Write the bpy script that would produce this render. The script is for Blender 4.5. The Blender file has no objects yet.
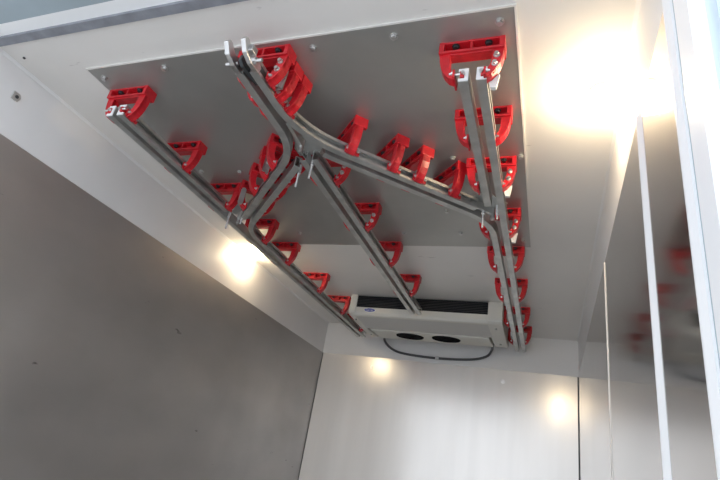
import bpy, bmesh, math
from mathutils import Vector, Matrix
S = bpy.context.scene
COL = S.collection
E0 = 1.1                      # eye height above the floor; the ceiling is 1.2 m above the eye
CE = 2.3                      # ceiling
XL, XR, YB, YF = -1.944, 0.21, 4.22, 0.83

# ---------------------------------------------------------------- materials
def mat(name, col, rough=.5, metal=0., noise=None, bump=None, aniso=0., emit=None, spec=.5, rvar=None, coat=0.):
    m = bpy.data.materials.new(name); m.use_nodes = True
    nt = m.node_tree; b = nt.nodes['Principled BSDF']
    b.inputs['Base Color'].default_value = (*col, 1)
    b.inputs['Roughness'].default_value = rough
    b.inputs['Metallic'].default_value = metal
    b.inputs['Specular IOR Level'].default_value = spec
    b.inputs['Coat Weight'].default_value = coat
    if aniso: b.inputs['Anisotropic'].default_value = aniso
    tc = nt.nodes.new('ShaderNodeTexCoord')
    def nz(scale, detail=4, stretch=(1, 1, 1)):
        mp = nt.nodes.new('ShaderNodeMapping'); mp.inputs['Scale'].default_value = stretch
        n = nt.nodes.new('ShaderNodeTexNoise'); n.inputs['Scale'].default_value = scale; n.inputs['Detail'].default_value = detail
        nt.links.new(tc.outputs['Object'], mp.inputs[0]); nt.links.new(mp.outputs[0], n.inputs['Vector'])
        return n
    if noise:
        sc, lo, hi, st = noise
        n = nz(sc, 5, st); r = nt.nodes.new('ShaderNodeValToRGB')
        r.color_ramp.elements[0].position = .32; r.color_ramp.elements[1].position = .68
        r.color_ramp.elements[0].color = (*[c*lo for c in col], 1); r.color_ramp.elements[1].color = (*[min(1, c*hi) for c in col], 1)
        nt.links.new(n.outputs['Fac'], r.inputs[0]); nt.links.new(r.outputs[0], b.inputs['Base Color'])
    if rvar:
        sc, lo, hi, st = rvar
        n = nz(sc, 4, st); mr = nt.nodes.new('ShaderNodeMapRange')
        mr.inputs['From Min'].default_value = .3; mr.inputs['From Max'].default_value = .7
        mr.inputs['To Min'].default_value = lo; mr.inputs['To Max'].default_value = hi
        nt.links.new(n.outputs['Fac'], mr.inputs['Value']); nt.links.new(mr.outputs[0], b.inputs['Roughness'])
    if bump:
        prev = None
        for sc, strength, dist, st in bump:
            n = nz(sc, 3, st); bp = nt.nodes.new('ShaderNodeBump')
            bp.inputs['Strength'].default_value = strength; bp.inputs['Distance'].default_value = dist
            nt.links.new(n.outputs['Fac'], bp.inputs['Height'])
            if prev: nt.links.new(prev.outputs[0], bp.inputs['Normal'])
            prev = bp
        nt.links.new(prev.outputs[0], b.inputs['Normal'])
    if emit:
        b.inputs['Emission Color'].default_value = (*emit[0], 1); b.inputs['Emission Strength'].default_value = emit[1]
    return m

U = (1, 1, 1)
M = dict(
 white = mat('white panel', (.81, .80, .79), .42, noise=(2.2, .95, 1.02, U), bump=[(60, .05, .002, U)]),
 ceilw = mat('white ceiling panel', (.80, .772, .735), .38, noise=(1.6, .94, 1.02, U), bump=[(3, .05, .01, U)]),
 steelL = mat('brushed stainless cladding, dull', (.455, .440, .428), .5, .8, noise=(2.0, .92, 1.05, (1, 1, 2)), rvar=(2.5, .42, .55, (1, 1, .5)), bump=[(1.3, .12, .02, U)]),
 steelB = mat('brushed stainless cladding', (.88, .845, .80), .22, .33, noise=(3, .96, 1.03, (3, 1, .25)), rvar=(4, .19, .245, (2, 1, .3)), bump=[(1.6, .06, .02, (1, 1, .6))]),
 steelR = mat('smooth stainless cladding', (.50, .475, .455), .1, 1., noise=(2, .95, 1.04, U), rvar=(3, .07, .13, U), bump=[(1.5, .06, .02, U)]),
 plate = mat('steel ceiling sheet', (.45, .447, .425), .42, .75, noise=(2.5, .92, 1.07, U), rvar=(3, .36, .5, U), bump=[(1.5, .1, .02, U)]),
 bead = mat('light sealant', (.78, .76, .72), .5),
 red = mat('red lacquer', (.60, .012, .022), .36, 0, noise=(30, .8, 1.12, U), bump=[(40, .12, .002, U)], coat=.25),
 galv = mat('galvanised rail steel', (.58, .58, .56), .38, .8, noise=(14, .82, 1.1, U), bump=[(60, .06, .001, U)]),
 steel = mat('bright zinc steel', (.68, .67, .66), .3, .95, noise=(40, .85, 1.1, U)),
 chrome = mat('polished rod', (.9, .9, .9), .25, .6),
 cap = mat('white rail cap', (.82, .82, .82), .5),
 dark = mat('dark steel', (.07, .075, .08), .45, .6),
 rubber = mat('grey door seal', (.25, .26, .29), .6, noise=(20, .85, 1.15, U)),
 bluegrey = mat('blue grey frame profile', (.36, .43, .47), .5, noise=(4, .9, 1.08, U)),
 fwhite = mat('white painted frame', (.92, .92, .92), .4),
 acw = mat('off white unit casing', (.70, .68, .62), .42),
 acg = mat('light grey unit tray', (.60, .585, .56), .5),
 fin = mat('dark intake fins', (.035, .037, .04), .5),
 black = mat('black fan opening', (.006, .006, .008), .7, spec=.05),
 hose = mat('grey hose', (.075, .075, .078), .5),
 blue = mat('blue badge', (.03, .05, .36), .35),
 paleblue = mat('pale blue frame profile', (.62, .74, .82), .4),
 seam = mat('dark joint', (.10, .11, .11), .6),
 floor = mat('pale slip resistant floor', (.55, .54, .53), .6, noise=(30, .9, 1.1, U)),
 ground = mat('pale concrete yard', (.5, .5, .49), .8, noise=(3, .9, 1.1, U)),
 lampw = mat('lamp housing', (.8, .8, .78), .4),
 glow = mat('warm lamp diffuser', (.9, .88, .8), .4, emit=((1., .80, .52), 170.)),
)

def scuff(m, scale, st, lo, hi, dark):
    nt = m.node_tree; b = nt.nodes['Principled BSDF']; src = b.inputs['Base Color'].links[0].from_socket
    tc = nt.nodes.new('ShaderNodeTexCoord'); mp = nt.nodes.new('ShaderNodeMapping'); mp.inputs['Scale'].default_value = st
    n = nt.nodes.new('ShaderNodeTexNoise'); n.inputs['Scale'].default_value = scale; n.inputs['Detail'].default_value = 3
    mr = nt.nodes.new('ShaderNodeMapRange'); mr.inputs['From Min'].default_value = lo; mr.inputs['From Max'].default_value = hi
    mx = nt.nodes.new('ShaderNodeMix'); mx.data_type = 'RGBA'; mx.inputs[7].default_value = (*dark, 1)
    nt.links.new(tc.outputs['Object'], mp.inputs[0]); nt.links.new(mp.outputs[0], n.inputs['Vector']); nt.links.new(n.outputs['Fac'], mr.inputs['Value'])
    nt.links.new(mr.outputs[0], mx.inputs[0]); nt.links.new(src, mx.inputs[6]); nt.links.new(mx.outputs[2], b.inputs['Base Color'])
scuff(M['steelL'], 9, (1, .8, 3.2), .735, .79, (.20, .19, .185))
scuff(M['ceilw'], 11, (.7, 2.5, 1), .74, .80, (.5, .48, .45))

# ---------------------------------------------------------------- mesh helpers (heights given from the eye)
class MB:
    def __init__(s, z0=E0): s.bm = bmesh.new(); s.z0 = z0
    def V(s, p): return s.bm.verts.new((p[0], p[1], p[2] + s.z0))
    def box(s, x0, x1, y0, y1, z0, z1):
        v = [s.V((x, y, z)) for z in (z0, z1) for y in (y0, y1) for x in (x0, x1)]
        for f in ((0, 2, 3, 1), (4, 5, 7, 6), (0, 1, 5, 4), (2, 6, 7, 3), (0, 4, 6, 2), (1, 3, 7, 5)):
            s.bm.faces.new([v[i] for i in f])
        return s
    def prism(s, pts, fn, a, b):
        """pts: 2D outline; fn(u, v, w) -> xyz; extruded from w=a to w=b"""
        A = [s.V(fn(u, v, a)) for u, v in pts]; B = [s.V(fn(u, v, b)) for u, v in pts]
        s.bm.faces.new(A); s.bm.faces.new(B[::-1]); n = len(pts)
        for i in range(n): s.bm.faces.new((A[i], B[i], B[(i+1) % n], A[(i+1) % n]))
        return s
    def ribbon(s, pts, th, fn, a, b):
        """an open 2D polyline thickened by th (to its left) and extruded"""
        n = len(pts); off = []
        for i in range(n):
            p0 = Vector(pts[max(i-1, 0)]); p1 = Vector(pts[min(i+1, n-1)]); d = (p1-p0).normalized()
            off.append((pts[i][0] - d.y*th, pts[i][1] + d.x*th))
        for i in range(n-1):
            s.prism([pts[i], pts[i+1], off[i+1], off[i]], fn, a, b)
        return s
    def cyl(s, p, q, r, n=12, r2=None):
        p = Vector(p); q = Vector(q); d = (q-p).normalized(); r2 = r if r2 is None else r2
        a = d.orthogonal().normalized(); b = d.cross(a)
        A = [s.V(p + (a*math.cos(t)+b*math.sin(t))*r) for t in [2*math.pi*i/n for i in range(n)]]
        B = [s.V(q + (a*math.cos(t)+b*math.sin(t))*r2) for t in [2*math.pi*i/n for i in range(n)]]
        s.bm.faces.new(A[::-1]); s.bm.faces.new(B)
        for i in range(n): s.bm.faces.new((A[i], A[(i+1) % n], B[(i+1) % n], B[i]))
        return s
    def sweep(s, path, prof):
        """closed profile (u to the left of travel, v up) swept along a level path of (x, y, z)"""
        rings = []; n = len(path)
        for i in range(n):
            p0 = Vector(path[max(i-1, 0)]); p1 = Vector(path[min(i+1, n-1)]); d = (p1-p0); d.z = 0; d.normalize()
            L = Vector((-d.y, d.x, 0)); c = Vector(path[i])
            rings.append([s.V(c + L*u + Vector((0, 0, v))) for u, v in prof])
        m = len(prof)
        for a, b in zip(rings, rings[1:]):
            for k in range(m): s.bm.faces.new((a[k], a[(k+1) % m], b[(k+1) % m], b[k]))
        s.bm.faces.new(rings[0]); s.bm.faces.new(rings[-1][::-1])
        return s
    def tube(s, pts, r, n=10):
        rings = []
        for i, p in enumerate(pts):
            d = (Vector(pts[min(i+1, len(pts)-1)]) - Vector(pts[max(i-1, 0)])).normalized()
            a = d.cross(Vector((0, 1, .01))).normalized(); b = d.cross(a)
            rings.append([s.V(Vector(p) + (a*math.cos(2*math.pi*k/n) + b*math.sin(2*math.pi*k/n))*r) for k in range(n)])
        for A, B in zip(rings, rings[1:]):
            for k in range(n): s.bm.faces.new((A[k], A[(k+1) % n], B[(k+1) % n], B[k]))
        s.bm.faces.new(rings[0][::-1]); s.bm.faces.new(rings[-1])
        return s
    def build(s, name, m, parent=None, smooth=False, bevel=0):
        bmesh.ops.recalc_face_normals(s.bm, faces=s.bm.faces)
        me = bpy.data.meshes.new(name); s.bm.to_mesh(me); s.bm.free()
        if smooth:
            for p in me.polygons: p.use_smooth = True
        me.materials.append(m); o = bpy.data.objects.new(name, me); COL.objects.link(o)
        if parent: o.parent = parent
        if bevel:
            b = o.modifiers.new('edge', 'BEVEL'); b.width = bevel; b.segments = 2; b.limit_method = 'ANGLE'
        return o

def empty(name, loc=(0, 0, 0), rz=0):
    o = bpy.data.objects.new(name, None); COL.objects.link(o); o.location = loc; o.rotation_euler = (0, 0, rz)
    o.empty_display_size = .05
    return o
def tag(o, label, cat, group=None):
    o['label'] = label; o['category'] = cat
    if group: o['group'] = group
    return o
def struct(o): o['kind'] = 'structure'; return o
def recentre(o):
    """origin of a one-mesh thing to the middle of its box"""
    vs = [v.co.copy() for v in o.data.vertices]
    c = Vector([(min(v[k] for v in vs)+max(v[k] for v in vs))/2 for k in range(3)])
    o.data.transform(Matrix.Translation(-c)); o.location = c
    return o
def copy_tree(o, parent=None):
    c = o.copy(); COL.objects.link(c); c.parent = parent
    for ch in [x for x in bpy.data.objects if x.parent == o]: copy_tree(ch, c)
    return c

# ---------------------------------------------------------------- the truck box
SP = .915                                     # top of the steel cladding
FL = -E0
wl = struct(MB().box(XL-.06, XL, YF, YB+.06, FL, 1.2).build('wall_left', M['white']))
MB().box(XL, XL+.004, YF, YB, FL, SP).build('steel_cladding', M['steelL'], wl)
wb = struct(MB().box(XL, XR, YB, YB+.06, FL, 1.2).build('wall_back', M['white']))
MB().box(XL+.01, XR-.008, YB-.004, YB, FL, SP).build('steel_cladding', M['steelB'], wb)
MB().box(XL+.004, XL+.010, YB-.006, YB, FL, SP).build('corner_joint', M['seam'], wb)
MB().box(XR-.010, XR-.004, YB-.006, YB, FL, SP).build('corner_joint', M['seam'], wb)
wr = struct(MB().box(XR, XR+.06, YF, YB+.06, FL, 1.2).build('wall_right', M['white']))
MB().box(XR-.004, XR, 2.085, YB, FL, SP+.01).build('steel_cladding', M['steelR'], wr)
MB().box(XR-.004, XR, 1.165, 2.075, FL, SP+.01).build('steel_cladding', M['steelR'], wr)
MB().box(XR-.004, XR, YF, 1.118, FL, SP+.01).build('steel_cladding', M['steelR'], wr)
struct(MB().box(XR-.007, XR, 2.075, 2.085, FL, SP+.012).build('trim_1', M['bead']))
t2 = struct(MB().prism([(XR, 1.116), (XR-.011, 1.148), (XR-.011, 1.156), (XR, 1.160)], lambda u, v, w: (u, v, w), FL, SP).build('trim_2', M['fwhite']))
MB().cyl((XR-.004, 1.15, .925), (XR-.0, 1.15, .925), .006).build('screw', M['dark'], t2)
ce = struct(MB().box(XL-.06, XR+.06, YF, YB+.06, 1.2, 1.26).build('ceiling', M['ceilw']))
# corner sealant between walls and ceiling
struct(MB().prism([(0, 0), (.010, 0), (0, -.010)], lambda u, v, w: (XL+u, w, 1.2+v), YF, YB).build('trim_3', M['white']))
struct(MB().prism([(0, 0), (-.010, 0), (0, -.010)], lambda u, v, w: (XR+u, w, 1.2+v), YF, YB).build('trim_4', M['white']))
struct(MB().box(XL-.06, XR+.06, .55, YB+.06, FL-.1, FL).build('floor', M['floor']))
struct(MB().box(-14, 14, -16, 16, -2.16, -2.1).build('ground', M['ground']))
# rear door frame: header and posts
df = struct(empty('door_1', (0, 0, 0)))
MB().box(XL, XR, .797, YF, 1.190, 1.26).build('door_seal', M['rubber'], df)
MB().box(XL-.1, XR+.1, .752, .797, 1.200, 1.36).build('header_flange', M['fwhite'], df)
MB().box(XL-.1, XR+.1, .660, .752, 1.2, 1.36).build('header', M['bluegrey'], df)
MB().prism([(XR+.05, .797), (XR, .797), (XR-.005, .822), (XR-.005, .83), (XR+.05, .83)], lambda u, v, w: (u, v, w), FL, 1.19).build('frame_edge', M['fwhite'], df)
MB().box(XR+.004, XR+.1, .762, .797, FL, 1.2).build('frame_groove', M['bluegrey'], df)
MB().box(XR-.004, XR+.1, .69, .762, FL, 1.2).build('post', M['fwhite'], df)
MB().box(XR+.02, XR+.1, .645, .69, FL, 1.2).build('hinge_profile', M['paleblue'], df)
MB().box(XL-.1, XL, .66, YF, FL, 1.2).build('post', M['fwhite'], df)
# the door leaf swung open
struct(MB().box(XR+.06, XR+.14, -.35, .64, FL, 1.2).build('door_2', M['fwhite'], bevel=.01))

# ---------------------------------------------------------------- steel sheet on the ceiling
PX0, PX1, PY0, PY1 = -1.651, -.098, .994, 2.508
sheet = tag(MB().box(PX0, PX1, PY0, PY1, 1.195, 1.1995).build('steel_sheet', M['plate']),
            'large grey brushed steel sheet screwed flat to the white ceiling behind the rail hangers', 'sheet')
bd = MB()
bd.box(PX0-.004, PX1+.006, PY0-.006, PY0, 1.1935, 1.1995); bd.box(PX1, PX1+.006, PY0, PY1, 1.1935, 1.1995); bd.box(PX0-.005, PX0, PY0, PY1, 1.1935, 1.1995)
bd.build('edge_sealant', M['bead'], sheet)
for i, (x, y) in enumerate([(-1.613, 1.042), (-1.317, 1.035), (-.72, 1.038), (-.449, 1.037), (-.139, 1.037), (-.373, 1.679), (-.112, 1.688),
             (-.47, 2.111), (-1.378, 2.351), (-.744, 2.347), (-.437, 2.344), (-1.403, 1.707), (-1.609, 1.684), (-.13, 2.42)]):
    b = MB(); b.cyl((x, y, 1.195), (x, y, 1.192), .013, 14); b.cyl((x, y, 1.192), (x, y, 1.184), .009, 6)
    b.build('sheet_screw', M['steel'] if i < 5 else M['galv'], sheet)

# ---------------------------------------------------------------- rails
ZB = 1.053; RH = .046; G = .026               # underside, height, half spacing of a pair
HB = .142                                     # drop of the bracket below the ceiling
def fillet(pts, rs, step=math.radians(5)):
    out = [Vector(pts[0])]
    for i in range(1, len(pts)-1):
        p = Vector(pts[i]); a = (Vector(pts[i-1])-p).normalized(); b = (Vector(pts[i+1])-p).normalized()
        ang = math.pi - a.angle(b); R = rs[i-1]; T = R*math.tan(ang/2)
        c = p + (a+b).normalized()*(R/math.cos(ang/2)); s0 = p+a*T - c; s1 = p+b*T - c
        sgn = 1 if (s0.x*s1.y - s0.y*s1.x) > 0 else -1; n = max(2, int(ang/step))
        for k in range(n+1):
            t = sgn*ang*k/n; out.append(c + Vector((s0.x*math.cos(t)-s0.y*math.sin(t), s0.x*math.sin(t)+s0.y*math.cos(t))))
    out.append(Vector(pts[-1])); return out
def dense(path, step=.02):
    out = [path[0]]
    for a, b in zip(path, path[1:]):
        n = max(1, int((b-a).length/step))
        out += [a + (b-a)*(k/n) for k in range(1, n+1)]
    return out
def offset(path, d):
    out = []
    for i, p in enumerate(path):
        t = (path[min(i+1, len(path)-1)] - path[max(i-1, 0)]).normalized()
        out.append(Vector((p.x - t.y*d, p.y + t.x*d)))
    return out
def thin(path):
    """drop needless points on straights"""
    out = [path[0]]
    for i in range(1, len(path)-1):
        a = (path[i]-out[-1]).normalized(); b = (path[i+1]-path[i]).normalized()
        if a.dot(b) < .99999: out.append(path[i])
    out.append(path[-1]); return out
XC, XLt, XRt = -.886, -1.548, -.2145
P_L = dense([Vector((XLt, 1.10)), Vector((XLt, 4.09))])
P_R = dense([Vector((XRt, 1.108)), Vector((XRt, 4.13))])
P_S = dense([Vector((XC, 1.45)), Vector((XC, 3.34))])
P_BL = dense(fillet([(XC-.006, .975), (XC-.006, 1.390), (XLt, 2.038), (XLt, 4.09)], [.35, .32]))
P_BR = dense(fillet([(XC-.006, .975), (XC-.006, 1.305), (XRt, 1.964), (XRt, 4.13)], [.42, .32]))
def cprof(s):
    """channel section open to the outside (s=+1 left, -1 right), with turned lips"""
    w, h, t, lip = .014, RH, .0035, .012
    o = [(-w, 0), (w, 0), (w, lip), (w-t, lip), (w-t, t), (-w+t, t), (-w+t, h-t), (w-t, h-t), (w-t, h-lip), (w, h-lip), (w, h), (-w, h)]
    return [(s*u, v) for u, v in o]
def rail(path, side, keep, label, caps=False, pins=()):
    pts = [p for p in offset(path, side*G) if keep(p)]
    pts = thin(pts)
    c = pts[0]
    b = MB(); b.sweep([(p.x-c.x, p.y-c.y, 0) for p in pts], cprof(side))
    o = b.build('steel_rail', M['galv']); o.data.transform(Matrix.Translation((0, 0, -E0))); o.location = (c.x, c.y, E0+ZB)
    tag(o, label, 'rail', 'galvanised ceiling rails')
    if caps:
        w = .0145; s = side
        k = MB(0)
        k.box(-w, w, -.004, 0, RH-.011, RH); k.box(-w, w, -.004, 0, 0, .010)
        k.box(*sorted((s*w, s*.003)), -.004, 0, .010, RH-.011)
        k.build('end_cap', M['cap'], o)
        k = MB(0); k.box(*sorted((s*.002, -s*.0095)), -.010, .05, .0115, RH-.0125); k.build('end_insert', M['red'], o, bevel=.002)
        k = MB(0); k.cyl((s*.0, -.008, RH/2), (s*.0, -.016, RH/2), .006, 6); k.cyl((-s*.008, -.006, RH/2), (-s*.026, -.006, RH/2), .0045, 8)
        k.build('end_bolt', M['steel'], o)
    return o
T = lambda p: True
rail(P_L, 1, T, 'outer left rail running full length beside the white left wall', caps=True)
rail(P_L, -1, lambda p: p.y < 1.86, 'short inner rail of the left track ending where the curved branch joins', caps=True)
rail(P_BL, 1, lambda p: p.x > XLt+.062, 'front centre rail that curves off towards the left track, outer rail of the left branch')
rail(P_BL, -1, lambda p: p.x < XC-.062, 'rail on the inner bend of the left branch, carrying on to the left track end')
rail(P_BR, -1, lambda p: p.x < XRt-.062, 'long bright rail sweeping from the front centre to the right track')
rail(P_BR, 1, lambda p: p.x > XC+.062, 'lower rail of the right diagonal branch, bending into the far right track')
rail(P_S, 1, T, 'left rail of the middle straight track ending below the cooling unit')
rail(P_S, -1, T, 'right rail of the middle straight track ending below the cooling unit')
rail(P_R, 1, lambda p: p.y < 1.84, 'front left rail of the right track ending where the diagonal branch meets it', caps=True)
rail(P_R, -1, T, 'outermost right rail running full length to the back wall', caps=True)

# ---------------------------------------------------------------- hanger brackets
OUT = [(.094, 0), (.094, -.036), (.091, -.066), (.085, -.093), (.075, -.114), (.062, -.131), (.047, -.140), (.041, -.141)]
INN = [(.041, -.118), (.050, -.110), (.056, -.098), (.060, -.080), (.062, -.044)]
fxz = lambda u, v, w: (u, w, v)
def make_bracket(kind):
    """kind: 'plain', 'bolted' (two bolts in the right arm), 'shim' (bolts and a pale wedge)"""
    r = empty('hanger_bracket')
    b = MB(0)
    outline = OUT + INN + [(-u, v) for u, v in INN[::-1]] + [(-u, v) for u, v in OUT[::-1]]
    outline = [p for p in outline if p != (.094, 0) and p != (-.094, 0)]
    outline = [(.094, -.036)] + outline[outline.index((.091, -.066)):]
    b.prism(outline, fxz, -.018, -.006)                      # web with the open throat
    b.box(-.094, .094, -.027, .027, -.007, 0)                # foot plate
    b.box(-.092, .092, -.027, .020, -.041, -.034)            # lower rim of the bolt pockets
    b.box(-.090, .090, -.002, .006, -.036, -.004)            # back of the pockets
    b.box(-.0035, .0035, -.026, 0, -.036, -.004)             # divider rib
    for s in (1, -1):
        o_ = [(s*u, v) for u, v in OUT]; i_ = [(s*u, v) for u, v in INN]
        b.ribbon(o_, -.006*s, fxz, -.019, .014)
        b.ribbon(i_, -.004*s, fxz, -.019, .010)
        b.box(*sorted((s*.080, s*.0955)), -.0275, .0275, -.0415, 0)
        b.box(*sorted((s*.041, s*.047)), -.026, .033, -.138, -.110)
    b.build('bracket_body', M['red'], r, bevel=.0012)
    for s in (1, -1):
        k = MB(0); k.cyl((s*.048, -.014, -.007), (s*.048, -.014, -.0095), .0115, 14); k.cyl((s*.048, -.014, -.0095), (s*.048, -.014, -.017), .0085, 6)
        k.build('mounting_bolt', M['dark'], r)
        for yy in (-.018, .026):
            k = MB(0); k.cyl((s*.047, yy, -.120), (s*.052, yy, -.120), .0075, 6); k.cyl((s*.052, yy, -.120), (s*.058, yy, -.120), .004, 8)
            k.build('clamp_bolt', M['steel'], r)
    if kind != 'plain':
        for z in (-.066, -.098):
            k = MB(0); x = .074 if z > -.08 else .070
            k.cyl((x, -.018, z), (x, -.021, z), .0095, 14); k.cyl((x, -.021, z), (x, -.029, z), .007, 6)
            k.build('arm_bolt', M['steel'], r)
    if kind == 'shim':
        k = MB(0); k.prism([(.052, -.134), (.082, -.108), (.074, -.158), (.058, -.156)], fxz, .012, .024)
        k.build('shim', M['bead'], r)
    return r
protos = {}
def bracket(x, y, rz, label, group, kind='plain', sheet_under=None):
    if kind not in protos: protos[kind] = o = make_bracket(kind)
    else: o = copy_tree(protos[kind])
    on_sheet = PX0 < x-.06 and x < PX1 and y < PY1 if sheet_under is None else sheet_under
    o.location = (x, y, CE - (.005 if on_sheet else 0)); o.rotation_euler = (0, 0, rz)
    tag(o, label, 'bracket', group)
    return o
GL, GC, GR = 'red brackets on the left track', 'red brackets on the centre tracks', 'red brackets on the right track'
L_lab = ['red hanger bracket at the white capped front end of the left track',
 'red bracket on the left track, next behind its front end bracket',
 'red bracket on the left track just before the curved branch joins',
 'red bracket on the left track just past the branch curve, by the lamp',
 'red bracket on the left track at the rear edge of the steel sheet',
 'red bracket on the left track on bare white ceiling, two before the cooling unit',
 'red bracket on the left track beside the badge end of the cooling unit',
 'red bracket nearly hidden between the left track end and the cooling unit']
for y, lb in zip([1.105, 1.455, 1.80, 2.18, 2.48, 2.98, 3.445, 3.90], L_lab):
    bracket(-1.547, y+.026, 0, lb, GL)
R_lab = ['red bracket with silver bolts at the front end of the right track',
 'red bracket on the right track, first behind the front one',
 'red bracket with pale wedge beside the diagonal branch, middle of the right track',
 'red bracket with pale wedge where the diagonal branch meets the right track',
 'red bracket on the right track straddling the rear edge of the steel sheet',
 'red bracket on the right track on bare ceiling, first past the steel sheet',
 'red bracket on the right track level with the front of the cooling unit',
 'rearmost red bracket of the right track beside the cooling unit']
for y, lb, kd in zip([1.088, 1.39, 1.685, 2.09, 2.50, 2.96, 3.48, 3.92], R_lab, ['shim', 'plain', 'shim', 'shim', 'plain', 'plain', 'plain', 'plain']):
    bracket(-.2225, y+.026, 0, lb, GR, kd)
S_lab = ['red bracket on the middle straight track, close behind the hanging switch rods',
 'red bracket with silver bolts on the middle straight track, second from the switch',
 'red bracket on the middle straight track over the rear edge of the steel sheet',
 'red bracket on the middle straight track closest to the cooling unit']
for y, lb, kd in zip([1.60, 2.02, 2.455, 2.95], S_lab, ['bolted', 'bolted', 'plain', 'plain']):
    bracket(-.882, y+.026, 0, lb, GC, kd)
C_lab = ['red bracket with two silver bolts at the hinged front end of the centre track',
 'red bracket holding a silver plate, close behind the front bracket of the centre track',
 'red bracket where the centre track starts to fork, third from its front end']
for (x, y, a), lb, kd in zip([(-.885, 1.035, 0), (-.893, 1.115, -4), (-.888, 1.185, -9)], C_lab, ['bolted', 'plain', 'plain']):
    o = bracket(x, y, math.radians(a), lb, GC, kd)
    if kd == 'plain' and a == -4:
        k = MB(0); k.prism([(.050, -.052), (.082, -.052), (.078, -.128), (.046, -.128)], fxz, -.040, -.034)
        k.build('packing_plate', M['steel'], o)
dR = Vector((.715, .699)); aR = -math.atan2(.715, .699)
B_lab = ['red bracket on the right diagonal branch nearest to the fork',
 'red bracket on the right diagonal branch, upper one of the close middle two',
 'red bracket on the right diagonal branch, lower one of the close middle two',
 'red bracket on the right diagonal branch nearest to the right track']
for x, lb in zip([-.733, -.603, -.520, -.400], B_lab):
    bracket(x, 1.593+.977*(x+.594), aR, lb, 'red brackets on the right diagonal branch')
dL = Vector((-.714, .700)); aL = math.atan2(.714, .700)
D_lab = ['dark red bracket on the left branch tucked above the fork',
 'red bracket with a bolted silver plate on the left branch',
 'red bracket in the middle of the left branch cluster',
 'red bracket with a grey slotted link on the left branch near the left track']
for x, lb in zip([-1.035, -1.115, -1.235, -1.375], D_lab):
    o = bracket(x, 1.672+(-1.185-x)*.98, aL, lb, 'red brackets on the left branch')
    if 'silver plate' in lb:
        k = MB(0); k.box(-.078, -.050, -.045, -.039, -.13, -.05); k.cyl((-.064, -.045, -.062), (-.064, -.056, -.062), .007, 6); k.cyl((-.064, -.045, -.084), (-.064, -.053, -.084), .006, 6)
        k.build('packing_plate', M['steel'], o)
    if 'link' in lb:
        k = MB(0); w = .012
        pts = [(-.078+w*math.cos(t), -.062+w*math.sin(t)) for t in [math.pi*i/8 for i in range(9)]] + [(-.078+w*math.cos(t), -.128+w*math.sin(t)) for t in [math.pi+math.pi*i/8 for i in range(9)]]
        k.prism(pts, fxz, -.046, -.036); k.build('slotted_link', M['galv'], o)

# ---------------------------------------------------------------- track switches at the three junctions
def switch(x, y, rz, rods, label, plate, tongue):
    r = empty('track_switch', (x, y, E0+ZB), rz)
    k = MB(0); k.prism(plate, lambda u, v, w: (u, v, w), RH+.001, RH+.007); k.build('mounting_plate', M['galv'], r, bevel=.001)
    k = MB(0); k.sweep([(a, b, 0) for a, b in tongue], [(-.007, .012), (.007, .012), (.007, RH-.001), (-.007, RH-.001)]); k.build('tongue', M['galv'], r, bevel=.001)
    for (a, b, ln) in rods:
        k = MB(0); k.cyl((a, b, .004), (a, b, -ln), .0042, 10); k.cyl((a, b, RH), (a, b, .002), .008, 10)
        k.build('pull_rod', M['chrome'], r, smooth=False)
    k = MB(0); a, b = tongue[0]; k.cyl((a, b, RH), (a, b, -.006), .010, 12); k.cyl((a, b, -.006), (a, b, -.012), .007, 6); k.build('pivot_bolt', M['steel'], r)
    tag(r, label, 'switch', 'rail switches')
    return r
switch(XC, 1.43, 0, [(-.002, .055, .062), (-.088, .112, .062)], 'centre fork switch with two thin chrome rods hanging down',
       [(-.030, -.07), (.030, -.07), (.055, .0), (.045, .05), (-.065, .05), (-.065, 0)], [(-.004, -.05), (.002, -.12), (.006, -.19)])
switch(XRt-.045, 1.87, aR*.6, [(-.018, .018, .062), (.03, .05, .02)], 'switch on right track with one chrome rod hanging beside the rail',
       [(-.09, -.07), (.05, -.06), (.07, .06), (-.03, .08)], [(0, .06), (-.015, 0), (-.035, -.06)])
switch(XLt+.055, 1.90, aL*.6, [(-.045, .035, .060), (.02, .03, .02)], 'switch on left track with one thin rod hanging against the white wall',
       [(-.04, -.06), (.09, -.05), (.08, .06), (-.04, .07)], [(0, .06), (.012, 0), (.030, -.06)])
# hinged stops on the front end of the centre track
def stop(x, s, label):
    r = empty('end_stop', (x, .955, E0+ZB))
    k = MB(0)
    k.prism([(-.078, .036), (-.070, .052), (-.056, .050), (-.034, .030), (.010, .036), (.030, .020), (.022, -.004), (-.020, -.006), (-.056, .006)],
            lambda u, v, w: (w, u, v), -.008, .008)
    k.build('stop_plate', M['steel'], r, bevel=.0015)
    k = MB(0); k.cyl((-.010*s, -.010, .014), (.034*s, -.010, .014), .0062, 12); k.cyl((.006*s, -.010, .014), (.016*s, -.010, .014), .012, 6)
    k.build('hinge_bolt', M['steel'], r)
    k = MB(0); k.box(*sorted((s*.007, s*.020)), -.050, -.022, .018, .042); k.build('latch_block', M['steel'], r, bevel=.002)
    tag(r, label, 'latch', 'end stops of the centre track')
stop(XC-G-.004, -1, 'left upturned steel finger at the front end of the centre track')
stop(XC+G+.004, 1, 'right upturned steel finger beside the front red bracket of the centre track')
k = MB(0); k.prism([(-.05, .006), (-.045, .030), (-.03, .042), (.06, .042), (.06, .004), (-.03, -.004)], lambda u, v, w: (w, u, v), -.006, .006)
o = k.build('guide_tongue', M['dark'], bevel=.001); o.location = (XC-.002, .975, E0+ZB)
tag(o, 'dark flat tongue between the two upturned steel fingers', 'tongue')

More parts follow.
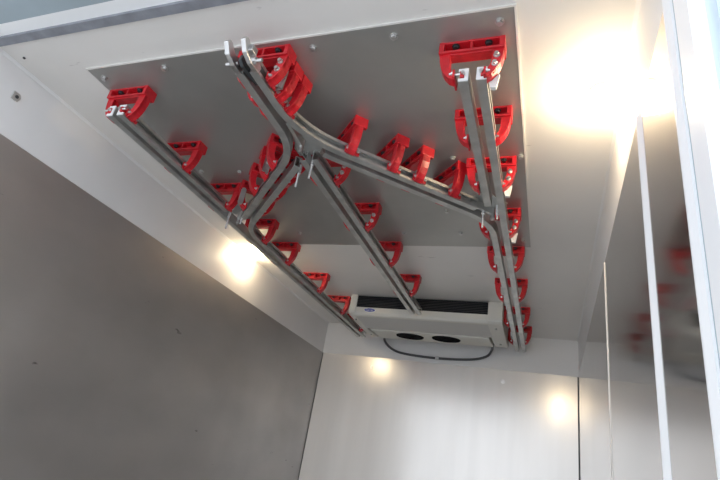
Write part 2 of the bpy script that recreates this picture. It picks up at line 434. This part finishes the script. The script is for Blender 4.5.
# ---------------------------------------------------------------- cooling unit under the ceiling at the back
ac = empty('cooling_unit', (-.86, 3.7, CE))
tag(ac, 'flat off white cooling unit under the ceiling at the back, with oval blue badge', 'cooling unit')
def acb(): return MB(0)
def acfix(o):
    o.data.transform(Matrix.Translation((.86, -3.7, -1.2))); return o
X0, X1 = -1.42, -.30
k = acb(); k.prism([(3.42, 1.195), (3.42, 1.105), (4.04, 1.095), (4.04, 1.195)], lambda u, v, w: (w, u, v), X0+.06, X1-.10); acfix(k.build('casing', M['acg'], ac))
k = acb(); k.prism([(3.40, 1.105), (3.40, 1.062), (3.412, 1.046), (3.44, 1.042), (3.44, 1.105)], lambda u, v, w: (w, u, v), X0+.035, X1-.075); lip = acfix(k.build('front_lip', M['acw'], ac, bevel=.002))
k = acb(); k.prism([(3.44, 1.046), (3.70, 1.030), (3.715, 1.045), (3.44, 1.098)], lambda u, v, w: (w, u, v), X0+.05, X1-.09); acfix(k.build('drip_tray', M['acg'], ac, bevel=.002))
# fan tray with two round openings
fx = [(-1.045, 3.79), (-.755, 3.79)]
k = acb(); k.prism([(3.72, 1.022), (4.02, 1.042), (4.04, 1.09), (3.72, 1.09)], lambda u, v, w: (w, u, v), X0+.08, X1-.115); tray = acfix(k.build('fan_tray', M['acw'], ac, bevel=.006))
for cx, cy in fx:
    zz = 1.022+(cy+.04-3.72)*.0667
    k = acb()
    N = 28
    fo = lambda r, dz, t: (cx+1.05*r*math.cos(t), cy+.055+r*math.sin(t), 1.022+(cy+.055+r*math.sin(t)-3.72)*.0667-dz)
    ring = [[k.V(fo(r, dz, 2*math.pi*i/N)) for i in range(N)] for r, dz in ((.106, 0), (.104, .006), (.096, .006), (.095, .001))]
    for a, b in zip(ring, ring[1:]):
        for i in range(N): k.bm.faces.new((a[i], a[(i+1) % N], b[(i+1) % N], b[i]))
    k.bm.faces.new(ring[-1])
    fan = acfix(k.build('fan_opening', M['black'], ac))
    k = acb()
    for r in (.03, .06):
        pr = [fo(r, .005, 2*math.pi*i/24) for i in range(25)]
        k.tube(pr, .0013, 5)
    acfix(k.build('guard', M['black'], fan))
k = acb()
for s0, s1, ins in ((X0, X0+.055, 1), (X1-.10, X1, -1)):
    k.prism([(3.395, 1.2), (3.395, 1.058), (3.42, 1.044), (3.74, 1.030), (4.0, 1.042), (4.05, 1.07), (4.05, 1.2)], lambda u, v, w: (w, u, v), s0, s1)
    acfix(k.build('end_panel', M['acw'], ac, bevel=.006)); k = acb()
k.bm.free()
k = acb(); k.box(X0+.055, X1-.10, 3.405, 3.42, 1.105, 1.195)
gr = acfix(k.build('intake_grille', M['fin'], ac))
k = acb()
for z in (1.112, 1.124, 1.136, 1.148, 1.160, 1.172, 1.184): k.box(X0+.055, X1-.10, 3.398, 3.406, z, z+.003)
acfix(k.build('louvres', M['black'], gr))
k = acb()
for i in range(2): 
    pass
k.prism([(.026*math.cos(2*math.pi*i/32), .0085*math.sin(2*math.pi*i/32)) for i in range(32)], lambda u, v, w: (-1.255+1.75*u, 3.400+w, 1.084+1.75*v), -.0022, 0)
bg = acfix(k.build('badge_rim', M['fwhite'], ac))
k = acb(); k.prism([(.024*math.cos(2*math.pi*i/32), .0072*math.sin(2*math.pi*i/32)) for i in range(32)], lambda u, v, w: (-1.255+1.75*u, 3.400+w, 1.084+1.75*v), -.0034, -.002)
acfix(k.build('badge', M['blue'], bg))
tc = bpy.data.curves.new('lettering', 'FONT'); tc.body = 'Carrier'; tc.size = .020; tc.align_x = 'CENTER'; tc.align_y = 'CENTER'; tc.extrude = .0004; tc.offset = 0
to = bpy.data.objects.new('lettering_curve', tc); COL.objects.link(to); bpy.context.view_layer.update()
tm = bpy.data.meshes.new_from_object(to.evaluated_get(bpy.context.evaluated_depsgraph_get())); bpy.data.objects.remove(to)
tm.transform(Matrix.Rotation(math.radians(90), 4, 'X')); tm.transform(Matrix.Translation((-1.255+.86, 3.3960-3.7, 1.084-1.2)))
tm.materials.clear(); tm.materials.append(M['fwhite']); lt = bpy.data.objects.new('lettering', tm); COL.objects.link(lt); lt.parent = bg
for x, y in ((X1-.05, 3.50), (X1-.05, 3.90), (X0+.028, 3.50), (X0+.028, 3.90)):
    k = acb(); k.cyl((x, y, 1.045), (x, y, 1.03), .008, 10); acfix(k.build('casing_screw', M['galv'], ac))

# hose looped on the back wall
def cr(pts, n=8):
    out = []; P = [Vector(p) for p in pts]; P = [2*P[0]-P[1]] + P + [2*P[-1]-P[-2]]
    for i in range(1, len(P)-2):
        for k in range(n):
            t = k/n; a, b, c, d = P[i-1:i+3]
            out.append(.5*((2*b)+(c-a)*t+(2*a-5*b+4*c-d)*t*t+(3*b-a-3*c+d)*t**3))
    out.append(P[-2]); return out
hp = cr([(-1.30, 4.03, 1.085), (-1.34, 4.12, 1.05), (-1.288, 4.195, 1.0), (-1.166, 4.207, .970), (-.886, 4.207, .957), (-.613, 4.207, .972), (-.486, 4.205, 1.008), (-.44, 4.16, 1.05), (-.42, 4.05, 1.075)])
hose = tag(recentre(MB().tube(hp, .010, 10).build('drain_hose', M['hose'], smooth=True)), 'dark grey hose hanging in a shallow loop below the cooling unit on the back wall', 'hose')
k = MB(); k.box(-.90, -.872, 4.190, 4.22, .943, .972); c = k.build('hose_clip', M['steel'], bevel=.003)
c.data.transform(Matrix.Translation(-hose.location)); c.parent = hose

# ---------------------------------------------------------------- small fittings
def eyelet(loc, nrm, label, group=None):
    x, y, z = loc; n = Vector(nrm)
    k = MB(); P = Vector(loc)
    k.cyl(P, P+n*.004, .017, 18); k.cyl(P+n*.004, P+n*.012, .010, 6)
    o = recentre(k.build('wall_bolt', M['steel'])); tag(o, label, 'bolt', group)
    return o
eyelet((-1.451, YB-.004, .831), (0, -1, 0), 'round bolt head on the back wall below the hose, nearer the left corner')
eyelet((-.345, YB-.004, .822), (0, -1, 0), 'round bolt head on the back wall below the end of the right track')
eyelet((-1.609+.0, .0+1.05, 1.2), (0, 0, -1), 'unused').hide_render = True
bpy.data.objects.remove([o for o in bpy.data.objects if o.get('label') == 'unused'][0])
# lashing ring on the left wall
k = MB(); yy, zz, q = .974, 1.080, .017
k.prism([(-q, -q*.9), (q*.6, -q), (q, q*.2), (q*.5, q), (-q, q)], lambda u, v, w: (XL+w, yy+u, zz+v), 0, .005)
lr = recentre(k.build('lashing_plate', M['galv'], bevel=.001)); tag(lr, 'small dark steel plate with a hole on the upper left wall near the door seal', 'plate')
k = MB(0); k.cyl((.003, 0, 0), (.0045, 0, 0), .007, 12); k.build('hole', M['dark'], lr)
for (x, y, lb) in ((-1.88, .90, 'tiny screw head in the white ceiling near the top left corner'), (.125, .86, 'tiny screw head in the white ceiling near the right door post')):
    k = MB(); k.cyl((x, y, 1.2), (x, y, 1.196), .005, 10); tag(recentre(k.build('ceiling_screw', M['dark'])), lb, 'screw')

# lamps in the corners between ceiling and side walls
def lamp(x, y, label, dz):
    r = empty('corner_lamp', (x, y, CE-.0005))
    k = MB(0); k.cyl((0, 0, 0), (0, 0, -.006), .034, 24); k.build('base', M['lampw'], r)
    k = MB(0); N = 20; R_ = .024; rings = [[k.V((R_*math.cos(2*math.pi*i/N), R_*math.sin(2*math.pi*i/N), -.006)) for i in range(N)]]
    for j in range(5):
        a = j/5*math.pi/2; rings.append([k.V((R_*math.cos(a)*math.cos(2*math.pi*i/N), R_*math.cos(a)*math.sin(2*math.pi*i/N), -dz-.03*math.sin(a))) for i in range(N)])
    for A, B in zip(rings, rings[1:]):
        for i in range(N): k.bm.faces.new((A[i], A[(i+1) % N], B[(i+1) % N], B[i]))
    k.bm.faces.new(rings[-1]); k.build('diffuser', M['glow'], r, smooth=True)
    tag(r, label, 'lamp', 'round ceiling lamps')
lamp(-1.875, 2.66, 'glaring warm round lamp in the left ceiling corner behind the left track', .03)
lamp(.145, 1.36, 'glaring warm round lamp in the right ceiling corner', .075)

# ---------------------------------------------------------------- daylight
w = bpy.data.worlds.new('overcast sky'); S.world = w; w.use_nodes = True
nt = w.node_tree; bg_ = nt.nodes['Background']
tcw = nt.nodes.new('ShaderNodeTexCoord'); sx = nt.nodes.new('ShaderNodeSeparateXYZ'); rp = nt.nodes.new('ShaderNodeValToRGB')
nt.links.new(tcw.outputs['Generated'], sx.inputs[0]); nt.links.new(sx.outputs['Z'], rp.inputs[0]); nt.links.new(rp.outputs[0], bg_.inputs['Color'])
rp.color_ramp.elements[0].color = (.80, .86, .95, 1); rp.color_ramp.elements[1].color = (.84, .91, 1., 1)
bg_.inputs['Strength'].default_value = 2.5

# ---------------------------------------------------------------- camera
cam = bpy.data.cameras.new('camera'); co = bpy.data.objects.new('camera', cam); COL.objects.link(co)
rt = Vector((0.935041, 0.314086, 0.164464)); up = Vector((-0.008946, -0.442832, 0.896560)); fw = Vector((-0.354427, 0.839791, 0.411256))
m = Matrix.Identity(4)
for i in range(3): m[i][0], m[i][1], m[i][2] = rt[i], up[i], -fw[i]
m.translation = (0, 0, E0); co.matrix_world = m
cam.sensor_width = 36; cam.lens = 25.1556; cam.clip_start = .02
S.camera = co
S.view_settings.view_transform = 'Standard'; S.view_settings.look = 'None'
S.view_settings.gamma = 1; S.view_settings.use_curve_mapping = False
S.view_settings.exposure = 0.0
S.cycles.use_denoising = True
S.cycles.max_bounces = 10
